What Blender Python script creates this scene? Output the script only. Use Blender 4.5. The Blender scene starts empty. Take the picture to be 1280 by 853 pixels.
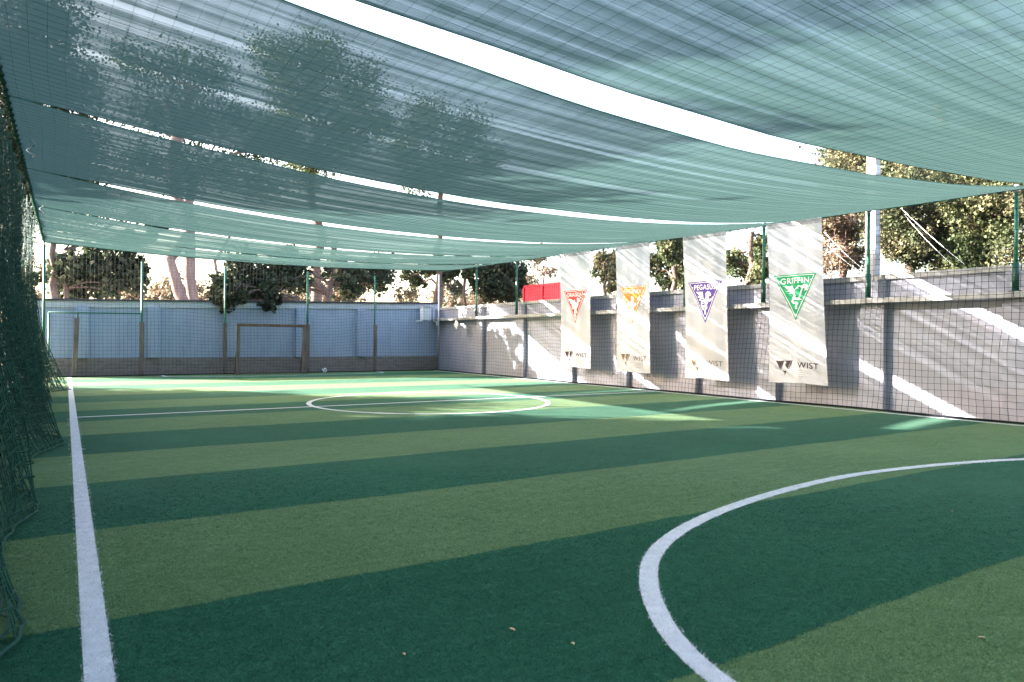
import bpy, bmesh, math, random
import numpy as np
from mathutils import Vector, Matrix
from mathutils.geometry import tessellate_polygon

C = bpy.context.scene
COL = C.collection
rng = np.random.default_rng(7)
random.seed(7)
PI = math.pi

# ------------------------------------------------------------------ camera
F_PX, YAW, PITCH, ROLL, EYE = 870.7, .57024, -.0019, .00855, 1.5
def basis():
    f = Vector((math.sin(YAW)*math.cos(PITCH), math.cos(YAW)*math.cos(PITCH), math.sin(PITCH)))
    r = Vector((math.cos(YAW), -math.sin(YAW), 0)); u = r.cross(f)
    c, s = math.cos(ROLL), math.sin(ROLL)
    return f, c*r+s*u, -s*r+c*u
FW, RT, UP = basis()
cam_d = bpy.data.cameras.new('camera')
cam = bpy.data.objects.new('camera', cam_d); COL.objects.link(cam)
cam.matrix_world = Matrix(((RT.x, UP.x, -FW.x, 0), (RT.y, UP.y, -FW.y, 0), (RT.z, UP.z, -FW.z, EYE), (0, 0, 0, 1)))
cam_d.sensor_width = 36; cam_d.lens = F_PX/1280*36
cam_d.clip_start = .05; cam_d.clip_end = 2000
cam_d.dof.use_dof = True; cam_d.dof.focus_distance = 15; cam_d.dof.aperture_fstop = 4
C.camera = cam
def ray(px, py):
    x = (px-640)/F_PX; y = -(py-426.5)/F_PX
    return FW + x*RT + y*UP
def at(px, py, Y):                     # the point seen at a photo pixel on the plane y = Y
    d = ray(px, py); t = Y/d.y; return Vector((d.x*t, Y, EYE+d.z*t)), t
def atx(px, py, X):                    # ... on the plane x = X
    d = ray(px, py); t = X/d.x; return Vector((X, d.y*t, EYE+d.z*t)), t

# ------------------------------------------------------------------ light
SUN = Vector((1, -.85, -.41)).normalized()
ELEV = math.asin(-SUN.z); AZ = math.atan2(-SUN.x, -SUN.y)
W = bpy.data.worlds.new('World'); C.world = W; W.use_nodes = True
wn = W.node_tree.nodes; wl = W.node_tree.links
sky = wn.new('ShaderNodeTexSky'); sky.sky_type = 'NISHITA'; sky.sun_disc = False
sky.sun_elevation = ELEV; sky.sun_rotation = AZ; sky.dust_density = 4.0; sky.air_density = 1.0; sky.ozone_density = .4
wl.new(sky.outputs[0], wn['Background'].inputs[0]); wn['Background'].inputs[1].default_value = .11
sd = bpy.data.lights.new('sun', 'SUN'); sd.energy = 5.0; sd.angle = math.radians(.5); sd.color = (1, .94, .87)
so = bpy.data.objects.new('sun', sd); COL.objects.link(so)
so.rotation_euler = SUN.to_track_quat('-Z', 'Y').to_euler(); so.location = (-30, 30, 30)
C.view_settings.view_transform = 'Standard'; C.view_settings.look = 'None'
C.view_settings.exposure = 3.6; C.view_settings.gamma = 1
C.cycles.max_bounces = 10; C.cycles.transparent_max_bounces = 24; C.cycles.use_denoising = True
C.cycles.transmission_bounces = 6; C.cycles.diffuse_bounces = 5

# ------------------------------------------------------------------ materials
def nmat(name, rough=.8, spec=.3):
    m = bpy.data.materials.new(name); m.use_nodes = True
    n = m.node_tree.nodes; b = n['Principled BSDF']
    b.inputs['Roughness'].default_value = rough; b.inputs['Specular IOR Level'].default_value = spec
    return m, n, m.node_tree.links, b
def noise(n, l, scale, vec=None, detail=4, rough=.6):
    t = n.new('ShaderNodeTexNoise'); t.inputs['Scale'].default_value = scale
    t.inputs['Detail'].default_value = detail; t.inputs['Roughness'].default_value = rough
    if vec is not None: l.new(vec, t.inputs['Vector'])
    return t.outputs['Fac']
def mapped(n, l, scale, src='Position'):
    g = n.new('ShaderNodeNewGeometry') if src == 'Position' else n.new('ShaderNodeTexCoord')
    mp = n.new('ShaderNodeMapping'); mp.inputs['Scale'].default_value = scale
    l.new(g.outputs[src], mp.inputs['Vector']); return mp.outputs[0]
def ramp(n, l, fac, stops):
    r = n.new('ShaderNodeValToRGB'); e = r.color_ramp.elements
    while len(e) < len(stops): e.new(.5)
    for i, (p, c) in enumerate(stops):
        e[i].position = p; e[i].color = (*c, 1) if len(c) == 3 else c
    l.new(fac, r.inputs[0]); return r.outputs[0]
def bump(n, l, h, b, strength=.3, dist=.02):
    t = n.new('ShaderNodeBump'); t.inputs['Strength'].default_value = strength; t.inputs['Distance'].default_value = dist
    l.new(h, t.inputs['Height']); l.new(t.outputs[0], b.inputs['Normal'])
def mixc(n, l, fac, a, c):
    t = n.new('ShaderNodeMix'); t.data_type = 'RGBA'
    for s, v in ((0, fac), (6, a), (7, c)):
        if hasattr(v, 'links'): l.new(v, t.inputs[s])
        else: t.inputs[s].default_value = v if s == 0 else (*v, 1)
    return t.outputs[2]
def worn(name, c1, c2, scale=3, rough=.8, bumps=(40, .2, .01), mp=(1, 1, 1), spec=.3, metal=0):
    m, n, l, b = nmat(name, rough, spec); b.inputs['Metallic'].default_value = metal
    v = mapped(n, l, mp); f = noise(n, l, scale, v, 6)
    l.new(ramp(n, l, f, [(.3, c1), (.7, c2)]), b.inputs['Base Color'])
    if bumps: bump(n, l, noise(n, l, bumps[0], v, 4), b, bumps[1], bumps[2])
    return m
def turf_mat(name, c1, c2, c3):
    m, n, l, b = nmat(name, .8, .08); b.inputs['Sheen Weight'].default_value = .03; b.inputs['Sheen Roughness'].default_value = .4
    v = mapped(n, l, (1, 1, 1)); vs = mapped(n, l, (.25, 1.6, 1))
    fine = noise(n, l, 60, v, 3, .7); mid = noise(n, l, 5, vs, 5, .65); big = noise(n, l, .5, v, 3)
    col = ramp(n, l, fine, [(.28, c1), (.55, c2), (.78, c3)])
    col = mixc(n, l, ramp(n, l, mid, [(.35, (0, 0, 0)), (.7, (.35,)*3)]), col, c1)
    for gs, lo, hi, amt in (((2.6, 8, 1), .36, .58, .55), ((12, 12, 1), .36, .56, .55), ((26, 34, 1), .40, .55, .5)):
        grain = noise(n, l, 1, mapped(n, l, gs), 4, .75)
        col = mixc(n, l, ramp(n, l, grain, [(lo, (amt,)*3), (hi, (0, 0, 0))]), col, c1)
        col = mixc(n, l, ramp(n, l, grain, [(1-hi, (0, 0, 0)), (1.08-lo, (amt*.6,)*3)]), col, c3)
    col = mixc(n, l, ramp(n, l, big, [(.4, (0, 0, 0)), (.75, (.35,)*3)]), col, c3)
    l.new(col, b.inputs['Base Color']); bump(n, l, fine, b, .5, .02); return m
def blade_mat(name, c1, c2, c3):
    m, n, l, b = nmat(name, .65, .2)
    g = n.new('ShaderNodeNewGeometry')
    big = noise(n, l, 5, mapped(n, l, (.25, 1.6, 1)), 5, .65)
    col = ramp(n, l, g.outputs['Random Per Island'], [(0, c1), (.5, c2), (1, c3)])
    col = mixc(n, l, ramp(n, l, big, [(.35, (0, 0, 0)), (.7, (.35,)*3)]), col, c1)
    l.new(col, b.inputs['Base Color']); return m
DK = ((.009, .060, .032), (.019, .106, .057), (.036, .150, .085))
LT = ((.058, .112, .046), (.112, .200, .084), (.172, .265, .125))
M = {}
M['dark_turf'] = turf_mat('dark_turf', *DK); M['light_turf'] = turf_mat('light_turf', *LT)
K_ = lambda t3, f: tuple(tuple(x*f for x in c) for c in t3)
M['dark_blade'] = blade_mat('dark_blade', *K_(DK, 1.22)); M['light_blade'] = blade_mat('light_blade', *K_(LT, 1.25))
M['line'] = worn('line_fibre', (.53, .54, .56), (.74, .73, .77), 9, .8, (80, .5, .01))
M['line_blade'] = blade_mat('line_blade', (.54, .53, .575), (.70, .69, .73), (.80, .79, .83))
M['soil'] = worn('soil', (.10, .085, .06), (.17, .15, .10), 1.5, .95, (12, .5, .05))
def wall_mat(name, c1, c2, stain):
    m, n, l, b = nmat(name, .85, .2)
    v = mapped(n, l, (1, 1, 1)); vv = mapped(n, l, (2.5, 2.5, .35))
    col = ramp(n, l, noise(n, l, 1.2, v, 7, .7), [(.3, c1), (.7, c2)])
    drip = ramp(n, l, noise(n, l, 1.8, vv, 6, .7), [(.5, (0, 0, 0)), (.72, (.55,)*3)])
    warm = tuple(x*f for x, f in zip(c2, (1.10, .92, .92)))
    col = mixc(n, l, ramp(n, l, noise(n, l, .55, mapped(n, l, (1, 1, 1.6)), 4, .6), [(.45, (0, 0, 0)), (.68, (.35,)*3)]), col, warm)
    marks = ramp(n, l, noise(n, l, 7, v, 3, .5), [(.66, (0, 0, 0)), (.74, (.35,)*3)])
    col = mixc(n, l, marks, col, stain)
    l.new(mixc(n, l, drip, col, stain), b.inputs['Base Color'])
    bump(n, l, noise(n, l, 55, v, 5), b, .25, .006); return m
M['grey_wall'] = wall_mat('grey_wall', (.285, .295, .365), (.35, .36, .43), (.22, .225, .265))
M['blue_wall'] = wall_mat('blue_wall', (.33, .39, .54), (.40, .46, .60), (.24, .28, .40))
M['cap'] = worn('dark_cap', (.05, .05, .06), (.09, .085, .10), 3)
M['pale_band'] = worn('pale_band', (.48, .50, .58), (.60, .61, .68), 4)
M['concrete'] = worn('concrete', (.32, .31, .32), (.43, .42, .42), 4, .9, (30, .4, .01))
def brick_mat():
    m, n, l, b = nmat('base_brick', .9, .15)
    t = n.new('ShaderNodeTexBrick'); l.new(mapped(n, l, (1, 1, 1), 'Object'), t.inputs['Vector'])
    mp = t.inputs['Vector'].links[0].from_node; mp.inputs['Rotation'].default_value = (PI/2, 0, 0)
    t.inputs['Color1'].default_value = (.21, .165, .16, 1); t.inputs['Color2'].default_value = (.29, .235, .22, 1)
    t.inputs['Mortar'].default_value = (.25, .23, .23, 1); t.inputs['Scale'].default_value = 1
    t.inputs['Brick Width'].default_value = .25; t.inputs['Row Height'].default_value = .08; t.inputs['Mortar Size'].default_value = .01
    f = noise(n, l, 2.0, mapped(n, l, (1, 1, 1)), 5)
    l.new(mixc(n, l, ramp(n, l, f, [(.45, (0, 0, 0)), (.7, (.6,)*3)]), t.outputs[0], (.26, .23, .25)), b.inputs['Base Color'])
    return m
M['brick'] = brick_mat()
M['green_paint'] = worn('green_paint', (.006, .10, .055), (.015, .15, .085), 8, .4, (60, .1, .003), spec=.5)
M['dark_green_paint'] = worn('dark_green_paint', (.004, .055, .035), (.008, .08, .05), 8, .4, (60, .1, .003), spec=.5)
M['galv'] = worn('galvanised', (.45, .46, .48), (.60, .61, .63), 10, .45, None, metal=.6)
M['timber'] = worn('weathered_timber', (.10, .075, .072), (.25, .195, .185), 3, .85, (25, .4, .01), (6, 6, .6))
M['rusty_steel'] = worn('brown_painted_steel', (.10, .05, .04), (.20, .12, .10), 5, .7, (40, .3, .006))
M['net_green'] = worn('green_net_cord', (.006, .048, .034), (.018, .092, .068), 20, .7, None)
M['net_black'] = worn('black_net_cord', (.006, .007, .010), (.012, .013, .018), 20, .8, None, spec=.1)
M['rope_green'] = worn('green_rope', (.006, .075, .045), (.012, .11, .07), 30, .7, (120, .5, .01))
M['white_cord'] = worn('white_cord', (.6, .6, .6), (.75, .75, .74), 20, .7, None)
M['white_plastic'] = worn('white_plastic', (.66, .67, .70), (.76, .76, .79), 5, .45, None)
M['grey_metal'] = worn('grey_metal', (.30, .32, .35), (.40, .42, .44), 5, .5, None)
M['red_sheet'] = worn('red_sheet', (.50, .012, .035), (.62, .02, .05), 2, .6, (8, .1, .02))
M['black_rubber'] = worn('black_panel', (.02, .02, .025), (.04, .04, .045), 5, .6, None)
M['white_print'] = worn('white_print', (.74, .73, .73), (.80, .79, .79), 9, .8, None)
def print_mat(name, c):
    return worn(name, tuple(x*.88 for x in c), c, 4, .75, None)
M['red_print'] = print_mat('red_print', (.50, .035, .03)); M['orange_print'] = print_mat('orange_print', (.68, .25, .04))
M['purple_print'] = print_mat('purple_print', (.075, .035, .26)); M['green_print'] = print_mat('green_print', (.012, .29, .125))
M['dark_print'] = print_mat('dark_print', (.035, .022, .025)); M['brown_print'] = print_mat('brown_print', (.14, .10, .06))
M['grey_print'] = print_mat('grey_print', (.34, .32, .33))
def banner_mat():
    m, n, l, b = nmat('banner_fabric', .8, .2); out = n['Material Output']
    l.new(ramp(n, l, noise(n, l, 2, mapped(n, l, (1, 1, .4)), 4), [(.3, (.45, .455, .505)), (.7, (.51, .515, .565))]), b.inputs['Base Color'])
    tr = n.new('ShaderNodeBsdfTranslucent'); tr.inputs[0].default_value = (.7, .66, .64, 1)
    mx = n.new('ShaderNodeMixShader'); mx.inputs[0].default_value = .15
    l.new(b.outputs[0], mx.inputs[1]); l.new(tr.outputs[0], mx.inputs[2]); l.new(mx.outputs[0], out.inputs[0])
    bump(n, l, noise(n, l, 3, mapped(n, l, (1, 3, .5)), 3), b, .3, .03); return m
M['banner'] = banner_mat()
def math_node(n, l, op, a, b_=None, clamp=False):
    t = n.new('ShaderNodeMath'); t.operation = op; t.use_clamp = clamp
    for i, v in enumerate((a, b_)):
        if v is None: continue
        if hasattr(v, 'links'): l.new(v, t.inputs[i])
        else: t.inputs[i].default_value = v
    return t.outputs[0]
def cloth_mat():
    m, n, l, b = nmat('shade_cloth_weave', .9, .1); out = n['Material Output']
    # uneven warp: threads run along x, so the density varies quickly along y
    v1 = mapped(n, l, (.10, 40, .01)); v2 = mapped(n, l, (.05, 5.0, .01)); v3 = mapped(n, l, (5, .25, .01)); v4 = mapped(n, l, (.03, 1.15, .01))
    f1 = noise(n, l, 1, v1, 4, .7); f2 = noise(n, l, 1, v2, 4, .6); f3 = noise(n, l, 1, v3, 3, .6); f4 = noise(n, l, 1, v4, 2, .5)
    s = math_node(n, l, 'MULTIPLY', math_node(n, l, 'SUBTRACT', f1, .5), .42)
    s = math_node(n, l, 'ADD', s, math_node(n, l, 'MULTIPLY', math_node(n, l, 'SUBTRACT', f2, .5), .38))
    s = math_node(n, l, 'ADD', s, math_node(n, l, 'MULTIPLY', math_node(n, l, 'SUBTRACT', f3, .5), .12))
    thin = ramp(n, l, f4, [(.60, (0, 0, 0)), (.655, (.22,)*3), (.70, (.03,)*3)])
    s = math_node(n, l, 'SUBTRACT', s, thin)
    hem = n.new('ShaderNodeAttribute'); hem.attribute_name = 'hem'
    s = math_node(n, l, 'ADD', s, math_node(n, l, 'MULTIPLY', hem.outputs['Fac'], .22))
    cover = math_node(n, l, 'ADD', s, .875)
    lim = n.new('ShaderNodeClamp'); lim.inputs[1].default_value = .74; lim.inputs[2].default_value = .98
    l.new(cover, lim.inputs[0])
    # the weave has thickness: a slanting ray (light or view alike) crosses more threads, T = T0 ** (k / cos)
    gm = n.new('ShaderNodeNewGeometry'); dt = n.new('ShaderNodeVectorMath'); dt.operation = 'DOT_PRODUCT'
    l.new(gm.outputs['Incoming'], dt.inputs[0]); l.new(gm.outputs['True Normal'], dt.inputs[1])
    ca = math_node(n, l, 'MAXIMUM', math_node(n, l, 'ABSOLUTE', dt.outputs['Value']), .12)
    T = math_node(n, l, 'POWER', math_node(n, l, 'SUBTRACT', 1.0, lim.outputs[0]), math_node(n, l, 'DIVIDE', .53, ca))
    solid = math_node(n, l, 'SUBTRACT', 1.0, T)
    dif = n.new('ShaderNodeBsdfDiffuse'); tr = n.new('ShaderNodeBsdfTranslucent'); tp = n.new('ShaderNodeBsdfTransparent')
    dif.inputs[0].default_value = (.034, .084, .084, 1); tr.inputs[0].default_value = (.046, .084, .079, 1)
    mx = n.new('ShaderNodeMixShader'); mx.inputs[0].default_value = .55
    l.new(dif.outputs[0], mx.inputs[1]); l.new(tr.outputs[0], mx.inputs[2])
    m2 = n.new('ShaderNodeMixShader'); l.new(solid, m2.inputs[0]); l.new(tp.outputs[0], m2.inputs[1]); l.new(mx.outputs[0], m2.inputs[2])
    l.new(m2.outputs[0], out.inputs[0]); n.remove(b); return m
M['cloth'] = cloth_mat()
def leaf_mat(name, c1, c2, c3, trans=.3):
    m, n, l, b = nmat(name, .6, .25); out = n['Material Output']
    g = n.new('ShaderNodeNewGeometry')
    col = ramp(n, l, g.outputs['Random Per Island'], [(0, c1), (.55, c2), (1, c3)])
    nf = noise(n, l, .9, mapped(n, l, (1, 1, 1)), 3)
    col = mixc(n, l, ramp(n, l, nf, [(.42, (0, 0, 0)), (.60, (.85,)*3)]), col, tuple(x*f for x, f in zip(c1, (.75, 1.05, .9))))
    l.new(col, b.inputs['Base Color'])
    tr = n.new('ShaderNodeBsdfTranslucent'); l.new(col, tr.inputs[0])
    mx = n.new('ShaderNodeMixShader'); mx.inputs[0].default_value = trans
    l.new(b.outputs[0], mx.inputs[1]); l.new(tr.outputs[0], mx.inputs[2]); l.new(mx.outputs[0], out.inputs[0]); return m
M['leaf_dark'] = leaf_mat('leaf_dark', (.022, .029, .015), (.050, .060, .030), (.105, .110, .060))
M['leaf_mid'] = leaf_mat('leaf_mid', (.035, .05, .018), (.075, .095, .035), (.15, .16, .06))
M['leaf_olive'] = leaf_mat('leaf_olive', (.045, .055, .025), (.10, .11, .05), (.20, .19, .09))
M['leaf_gold'] = leaf_mat('leaf_gold', (.058, .058, .030), (.125, .115, .062), (.225, .195, .115))
M['leaf_dry'] = leaf_mat('leaf_dry', (.10, .07, .045), (.19, .13, .085), (.30, .22, .16))
M['bark'] = worn('bark', (.09, .06, .05), (.19, .13, .11), 3, .95, (12, .8, .05), (4, 4, .7))
M['pale_bark'] = worn('pale_bark', (.16, .10, .09), (.30, .21, .19), 2, .95, (9, .8, .05), (3, 3, .6))

# ------------------------------------------------------------------ builders
def mesh_np(name, V, Fc, mat, smooth=False):
    """V (n,3); Fc: (m,k) array or list of index tuples"""
    me = bpy.data.meshes.new(name); V = np.asarray(V, dtype=np.float32)
    if isinstance(Fc, np.ndarray):
        m, k = Fc.shape
        me.vertices.add(len(V)); me.vertices.foreach_set('co', V.ravel())
        me.loops.add(m*k); me.loops.foreach_set('vertex_index', Fc.astype(np.int32).ravel())
        me.polygons.add(m); me.polygons.foreach_set('loop_start', np.arange(m, dtype=np.int32)*k)
        me.polygons.foreach_set('loop_total', np.full(m, k, dtype=np.int32))
        me.update(calc_edges=True); me.validate()
    else:
        me.from_pydata([tuple(map(float, v)) for v in V], [], Fc); me.update()
    if mat is not None: me.materials.append(M[mat] if isinstance(mat, str) else mat)
    if smooth: me.polygons.foreach_set('use_smooth', np.ones(len(me.polygons), dtype=bool))
    return me
def link(name, me, parent=None, loc=(0, 0, 0)):
    o = bpy.data.objects.new(name, me); COL.objects.link(o); o.location = loc
    if parent is not None: o.parent = parent
    return o
def thing(name, label, cat, loc=(0, 0, 0), group=None):
    o = bpy.data.objects.new(name, None); COL.objects.link(o); o.location = loc; o.empty_display_size = .2
    tag(o, label, cat, group); return o
def tag(o, label=None, cat=None, group=None, kind=None):
    for k, v in (('label', label), ('category', cat), ('group', group), ('kind', kind)):
        if v: o[k] = v
    return o
def bm_box(bm, a, b, bevel=0):
    a, b = Vector(a), Vector(b); c = (a+b)/2; s = b-a
    r = bmesh.ops.create_cube(bm, size=1, matrix=Matrix.Translation(c) @ Matrix.Diagonal((*s, 1)))
    if bevel:
        es = list({e for v in r['verts'] for e in v.link_edges})
        bmesh.ops.bevel(bm, geom=es, offset=bevel, segments=2, affect='EDGES', profile=.6)
def bm_mesh(name, bm, mat, smooth=False):
    me = bpy.data.meshes.new(name); bm.to_mesh(me); bm.free(); me.materials.append(M[mat])
    if smooth:
        for p in me.polygons: p.use_smooth = True
    return me
def box(name, a, b, mat, parent=None, bevel=.006):
    bm = bmesh.new(); bm_box(bm, a, b, bevel); return link(name, bm_mesh(name, bm, mat), parent)
def tubes_np(lines, r, k=3):
    """lines: list of (n,3) arrays; r a radius or list of (radius or (n,) arrays)"""
    Vs, Fs, off = [], [], 0
    ang = np.arange(k)*2*PI/k; ca, sa = np.cos(ang), np.sin(ang)
    for i, P in enumerate(lines):
        P = np.asarray(P, float); n = len(P)
        if n < 2: continue
        T = np.gradient(P, axis=0); T /= np.linalg.norm(T, axis=1, keepdims=True)+1e-9
        ref = np.where(np.abs(T[:, 2:3]) > .8, np.array([[1., 0, 0]]), np.array([[0, 0, 1.]]))
        A = np.cross(T, ref); A /= np.linalg.norm(A, axis=1, keepdims=True)+1e-9; B = np.cross(T, A)
        rr = np.broadcast_to(np.asarray(r[i] if isinstance(r, list) else r, float), (n,))
        ring = P[:, None]+rr[:, None, None]*(A[:, None]*ca[None, :, None]+B[:, None]*sa[None, :, None])
        Vs.append(ring.reshape(-1, 3))
        idx = off+np.arange(n*k).reshape(n, k); a = idx[:-1]; b = idx[1:]
        Fs.append(np.stack([a, np.roll(a, -1, 1), np.roll(b, -1, 1), b], -1).reshape(-1, 4)); off += n*k
    return np.concatenate(Vs), np.concatenate(Fs)
def tube_obj(name, lines, r, mat, parent=None, k=8, smooth=True):
    V, Fc = tubes_np(lines, r, k); return link(name, mesh_np(name, V, Fc, mat, smooth), parent)
def rod(name, a, b, r, mat, parent=None, k=10):
    """capped straight pole"""
    a, b = Vector(a), Vector(b); d = b-a; bm = bmesh.new()
    bmesh.ops.create_cone(bm, cap_ends=True, segments=k, radius1=r, radius2=r, depth=d.length,
                          matrix=Matrix.Translation((a+b)/2) @ d.to_track_quat('Z', 'Y').to_matrix().to_4x4())
    me = bm_mesh(name, bm, mat)
    for p in me.polygons: p.use_smooth = len(p.vertices) == 4
    return link(name, me, parent)

# ------------------------------------------------------------------ ground and pitch
g = link('ground', mesh_np('ground', [(-400, -300, -.06), (400, -300, -.06), (400, 600, -.06), (-400, 600, -.06)], [(0, 1, 2, 3)], 'soil')); g['kind'] = 'structure'
PX0, PX1, PY0, PY1 = -1.4, 15.3, -9.98, 30.62
pitch = link('pitch', mesh_np('pitch', [(PX0, PY0, -.02), (PX1, PY0, -.02), (PX1, PY1, -.02), (PX0, PY1, -.02)], [(0, 1, 2, 3)], 'soil')); pitch['kind'] = 'structure'
STR = 2.03
def seam(x, y): return .010*np.sin(x*1.7+y*3)+.006*np.sin(x*4.3+y*5)+.004*np.sin(x*11+y*7)+.003*np.sin(x*29+y)
k = 0; y = 2.2-6*STR
while y < PY1:
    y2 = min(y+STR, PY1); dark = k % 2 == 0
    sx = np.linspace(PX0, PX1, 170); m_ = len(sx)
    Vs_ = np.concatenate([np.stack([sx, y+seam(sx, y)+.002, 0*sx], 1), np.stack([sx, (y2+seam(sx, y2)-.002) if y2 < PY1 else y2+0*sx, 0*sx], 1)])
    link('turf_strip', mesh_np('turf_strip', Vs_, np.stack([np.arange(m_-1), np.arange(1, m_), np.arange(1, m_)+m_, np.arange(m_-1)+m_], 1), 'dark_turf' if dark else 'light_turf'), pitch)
    y = y2; k += 1
XL, XR, XC, YH = .135, 14.78, 7.45, 15.12
LW = .115
def resample(P, step):
    P = np.asarray(P, float); d = np.r_[0, np.cumsum(np.linalg.norm(np.diff(P, axis=0), axis=1))]
    n = max(2, int(d[-1]/step)); t = np.linspace(0, d[-1], n)
    return np.stack([np.interp(t, d, P[:, i]) for i in range(P.shape[1])], 1)
def catmull(P, n=14, closed=False):
    P = np.asarray(P, float); out = []; N = len(P)
    for i in range(N if closed else N-1):
        p0, p1, p2, p3 = (P[(i+j) % N] if closed else P[min(max(i+j, 0), N-1)] for j in (-1, 0, 1, 2))
        for t in np.linspace(0, 1, n, endpoint=False):
            out.append(.5*(2*p1+(p2-p0)*t+(2*p0-5*p1+4*p2-p3)*t*t+(3*p1-p0-3*p2+p3)*t**3))
    if not closed: out.append(P[-1])
    return np.array(out)
arc_half = [(2.40, .0), (2.36, .8), (2.38, 1.5), (2.44, 2.08), (2.60, 2.52), (2.86, 2.93), (3.13, 3.25), (3.40, 3.50), (3.76, 3.74), (4.28, 3.98), (5.05, 4.22), (6.2, 4.44), (7.45, 4.54)]
arc = arc_half+[(2*XC-x, y) for x, y in arc_half[-2::-1]]
far_arc = [(3.2, 30.4), (3.2, 29.2), (3.7, 28.6), (5.0, 28.25), (7.45, 28.1), (9.9, 28.25), (11.4, 28.6), (11.9, 29.2), (11.9, 30.4)]
th = np.linspace(0, 2*PI, 121)
LINES = {'touchline': [np.array([(XL, -4), (XL, 29.9)]), np.array([(XR, -4), (XR, 29.9)])],
         'halfway_line': [np.array([(XL+LW/2, YH), (XR-LW/2, YH)])],
         'centre_circle': [np.stack([7.40+2.82*np.cos(th), YH+2.82*np.sin(th)], 1)],
         'penalty_arc': [catmull(arc), catmull(far_arc)]}
def tufts(pts, rad, n_bl, hmin, hmax, wid):
    """grass fibres: one tapering triangle each around every point"""
    n = len(pts); P = np.repeat(pts, n_bl, 0); R = np.repeat(rad, n_bl)
    m = n*n_bl
    P = P+rng.normal(0, 1, (m, 2))*R[:, None]*.6
    a = rng.uniform(0, 2*PI, m); h = rng.uniform(hmin, hmax, m)*np.minimum(1, .45+.55*R.min()/R); w = wid*R/R.min()*rng.uniform(.7, 1.3, m)
    lean = rng.normal(0, .9, (m, 2))*h[:, None]+np.array([.15, -.1])*h[:, None]
    d = np.stack([np.cos(a), np.sin(a)], 1)*w[:, None]/2
    z0 = np.zeros((m, 1))+.001
    V = np.stack([np.c_[P-d, z0], np.c_[P+d, z0], np.c_[P+lean, h]], 1).reshape(-1, 3)
    return V, np.arange(m*3).reshape(m, 3)
line_pts = []
def near_density(x, y):
    d = np.hypot(x, y); return np.clip((3.2/np.maximum(d, 3.2))**2, .03, 1)
for nm, curves in LINES.items():
    for ci, c2 in enumerate(curves):
        c = resample(c2, .12); T = np.gradient(c, axis=0); T /= np.linalg.norm(T, axis=1, keepdims=True); Nn = np.stack([-T[:, 1], T[:, 0]], 1)
        w = LW/2*(1.0 if nm in ('touchline', 'penalty_arc') else .95)
        n = len(c); V = np.c_[np.concatenate([c-Nn*w, c+Nn*w]), np.full(2*n, .004)]
        Fq = np.stack([np.arange(n-1)+n, np.arange(n-1), np.arange(1, n), np.arange(1, n)+n], 1)[:, ::-1]
        # fibres on the line
        fine = resample(c2, .004); dens = near_density(fine[:, 0], fine[:, 1]); ok = (fine[:, 1] > .8) & (np.hypot(fine[:, 0], fine[:, 1]) < 15)
        fine = fine[ok]; dens = dens[ok]
        rep = 6; fine = np.repeat(fine, rep, 0); dens = np.repeat(dens, rep); kp = rng.random(len(fine)) < dens; fine = fine[kp]; dens = dens[kp]
        if nm == 'touchline': ang = np.tile([1., 0], (len(fine), 1))
        else:
            j = np.argmin(((fine[:, None, :]-c[None, ::1])**2).sum(-1), 1) if len(fine) else np.zeros(0, int); ang = Nn[j]
        pts = fine+ang*rng.uniform(-w*1.02, w*1.02, len(fine))[:, None]
        line_pts.append(c)
        me = bpy.data.meshes.new(nm)
        if len(pts):
            V2, F2 = tufts(pts, .009/np.sqrt(dens), 3, .006, .014, .0040)
            fa = [tuple(q) for q in Fq]; me = mesh_np(nm, np.concatenate([V, V2]), fa+[tuple(q) for q in (F2+len(V))], 'line')
            me.materials.append(M['line_blade']); mi = np.zeros(len(me.polygons), np.int32); mi[len(fa):] = 1; me.polygons.foreach_set('material_index', mi)
        else: me = mesh_np(nm, V, Fq, 'line')
        link(nm, me, pitch)
# turf pile near the camera, thinning out with distance where the sheet texture takes over
allc = np.concatenate([resample(c, .03) for c in line_pts])
cell = {}
for x, y in allc: cell.setdefault((int(x//.25), int(y//.25)), []).append((x, y))
N = 560000
px = rng.uniform(-.7, 8.5, N); py = rng.uniform(.9, 8.5, N)
d = np.hypot(px, py); az = np.arctan2(px, py)
dens = near_density(px, py)
fade = np.clip((8.5-d)/4, 0, 1)
keep = (d > 2.0) & (az > YAW-.72) & (az < YAW+.72) & (rng.random(N) < np.sqrt(dens)*fade)
px, py, dens = px[keep], py[keep], dens[keep]
def off_line(x, y):
    i, j = int(x//.25), int(y//.25); w2 = (LW/2)**2
    for a in (-1, 0, 1):
        for b in (-1, 0, 1):
            for q in cell.get((i+a, j+b), ()):
                if (q[0]-x)**2+(q[1]-y)**2 < w2: return False
    return True
ok = np.array([off_line(x, y) for x, y in zip(px, py)]); px, py, dens = px[ok], py[ok], dens[ok]
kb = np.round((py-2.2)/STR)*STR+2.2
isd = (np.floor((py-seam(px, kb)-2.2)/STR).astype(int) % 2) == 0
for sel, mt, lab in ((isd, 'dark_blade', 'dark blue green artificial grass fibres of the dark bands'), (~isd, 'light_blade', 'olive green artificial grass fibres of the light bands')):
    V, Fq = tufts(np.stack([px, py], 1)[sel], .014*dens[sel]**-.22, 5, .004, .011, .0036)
    o = link('turf_pile', mesh_np('turf_pile', V, Fq, mt)); tag(o, lab, 'artificial grass', kind='stuff')

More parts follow.
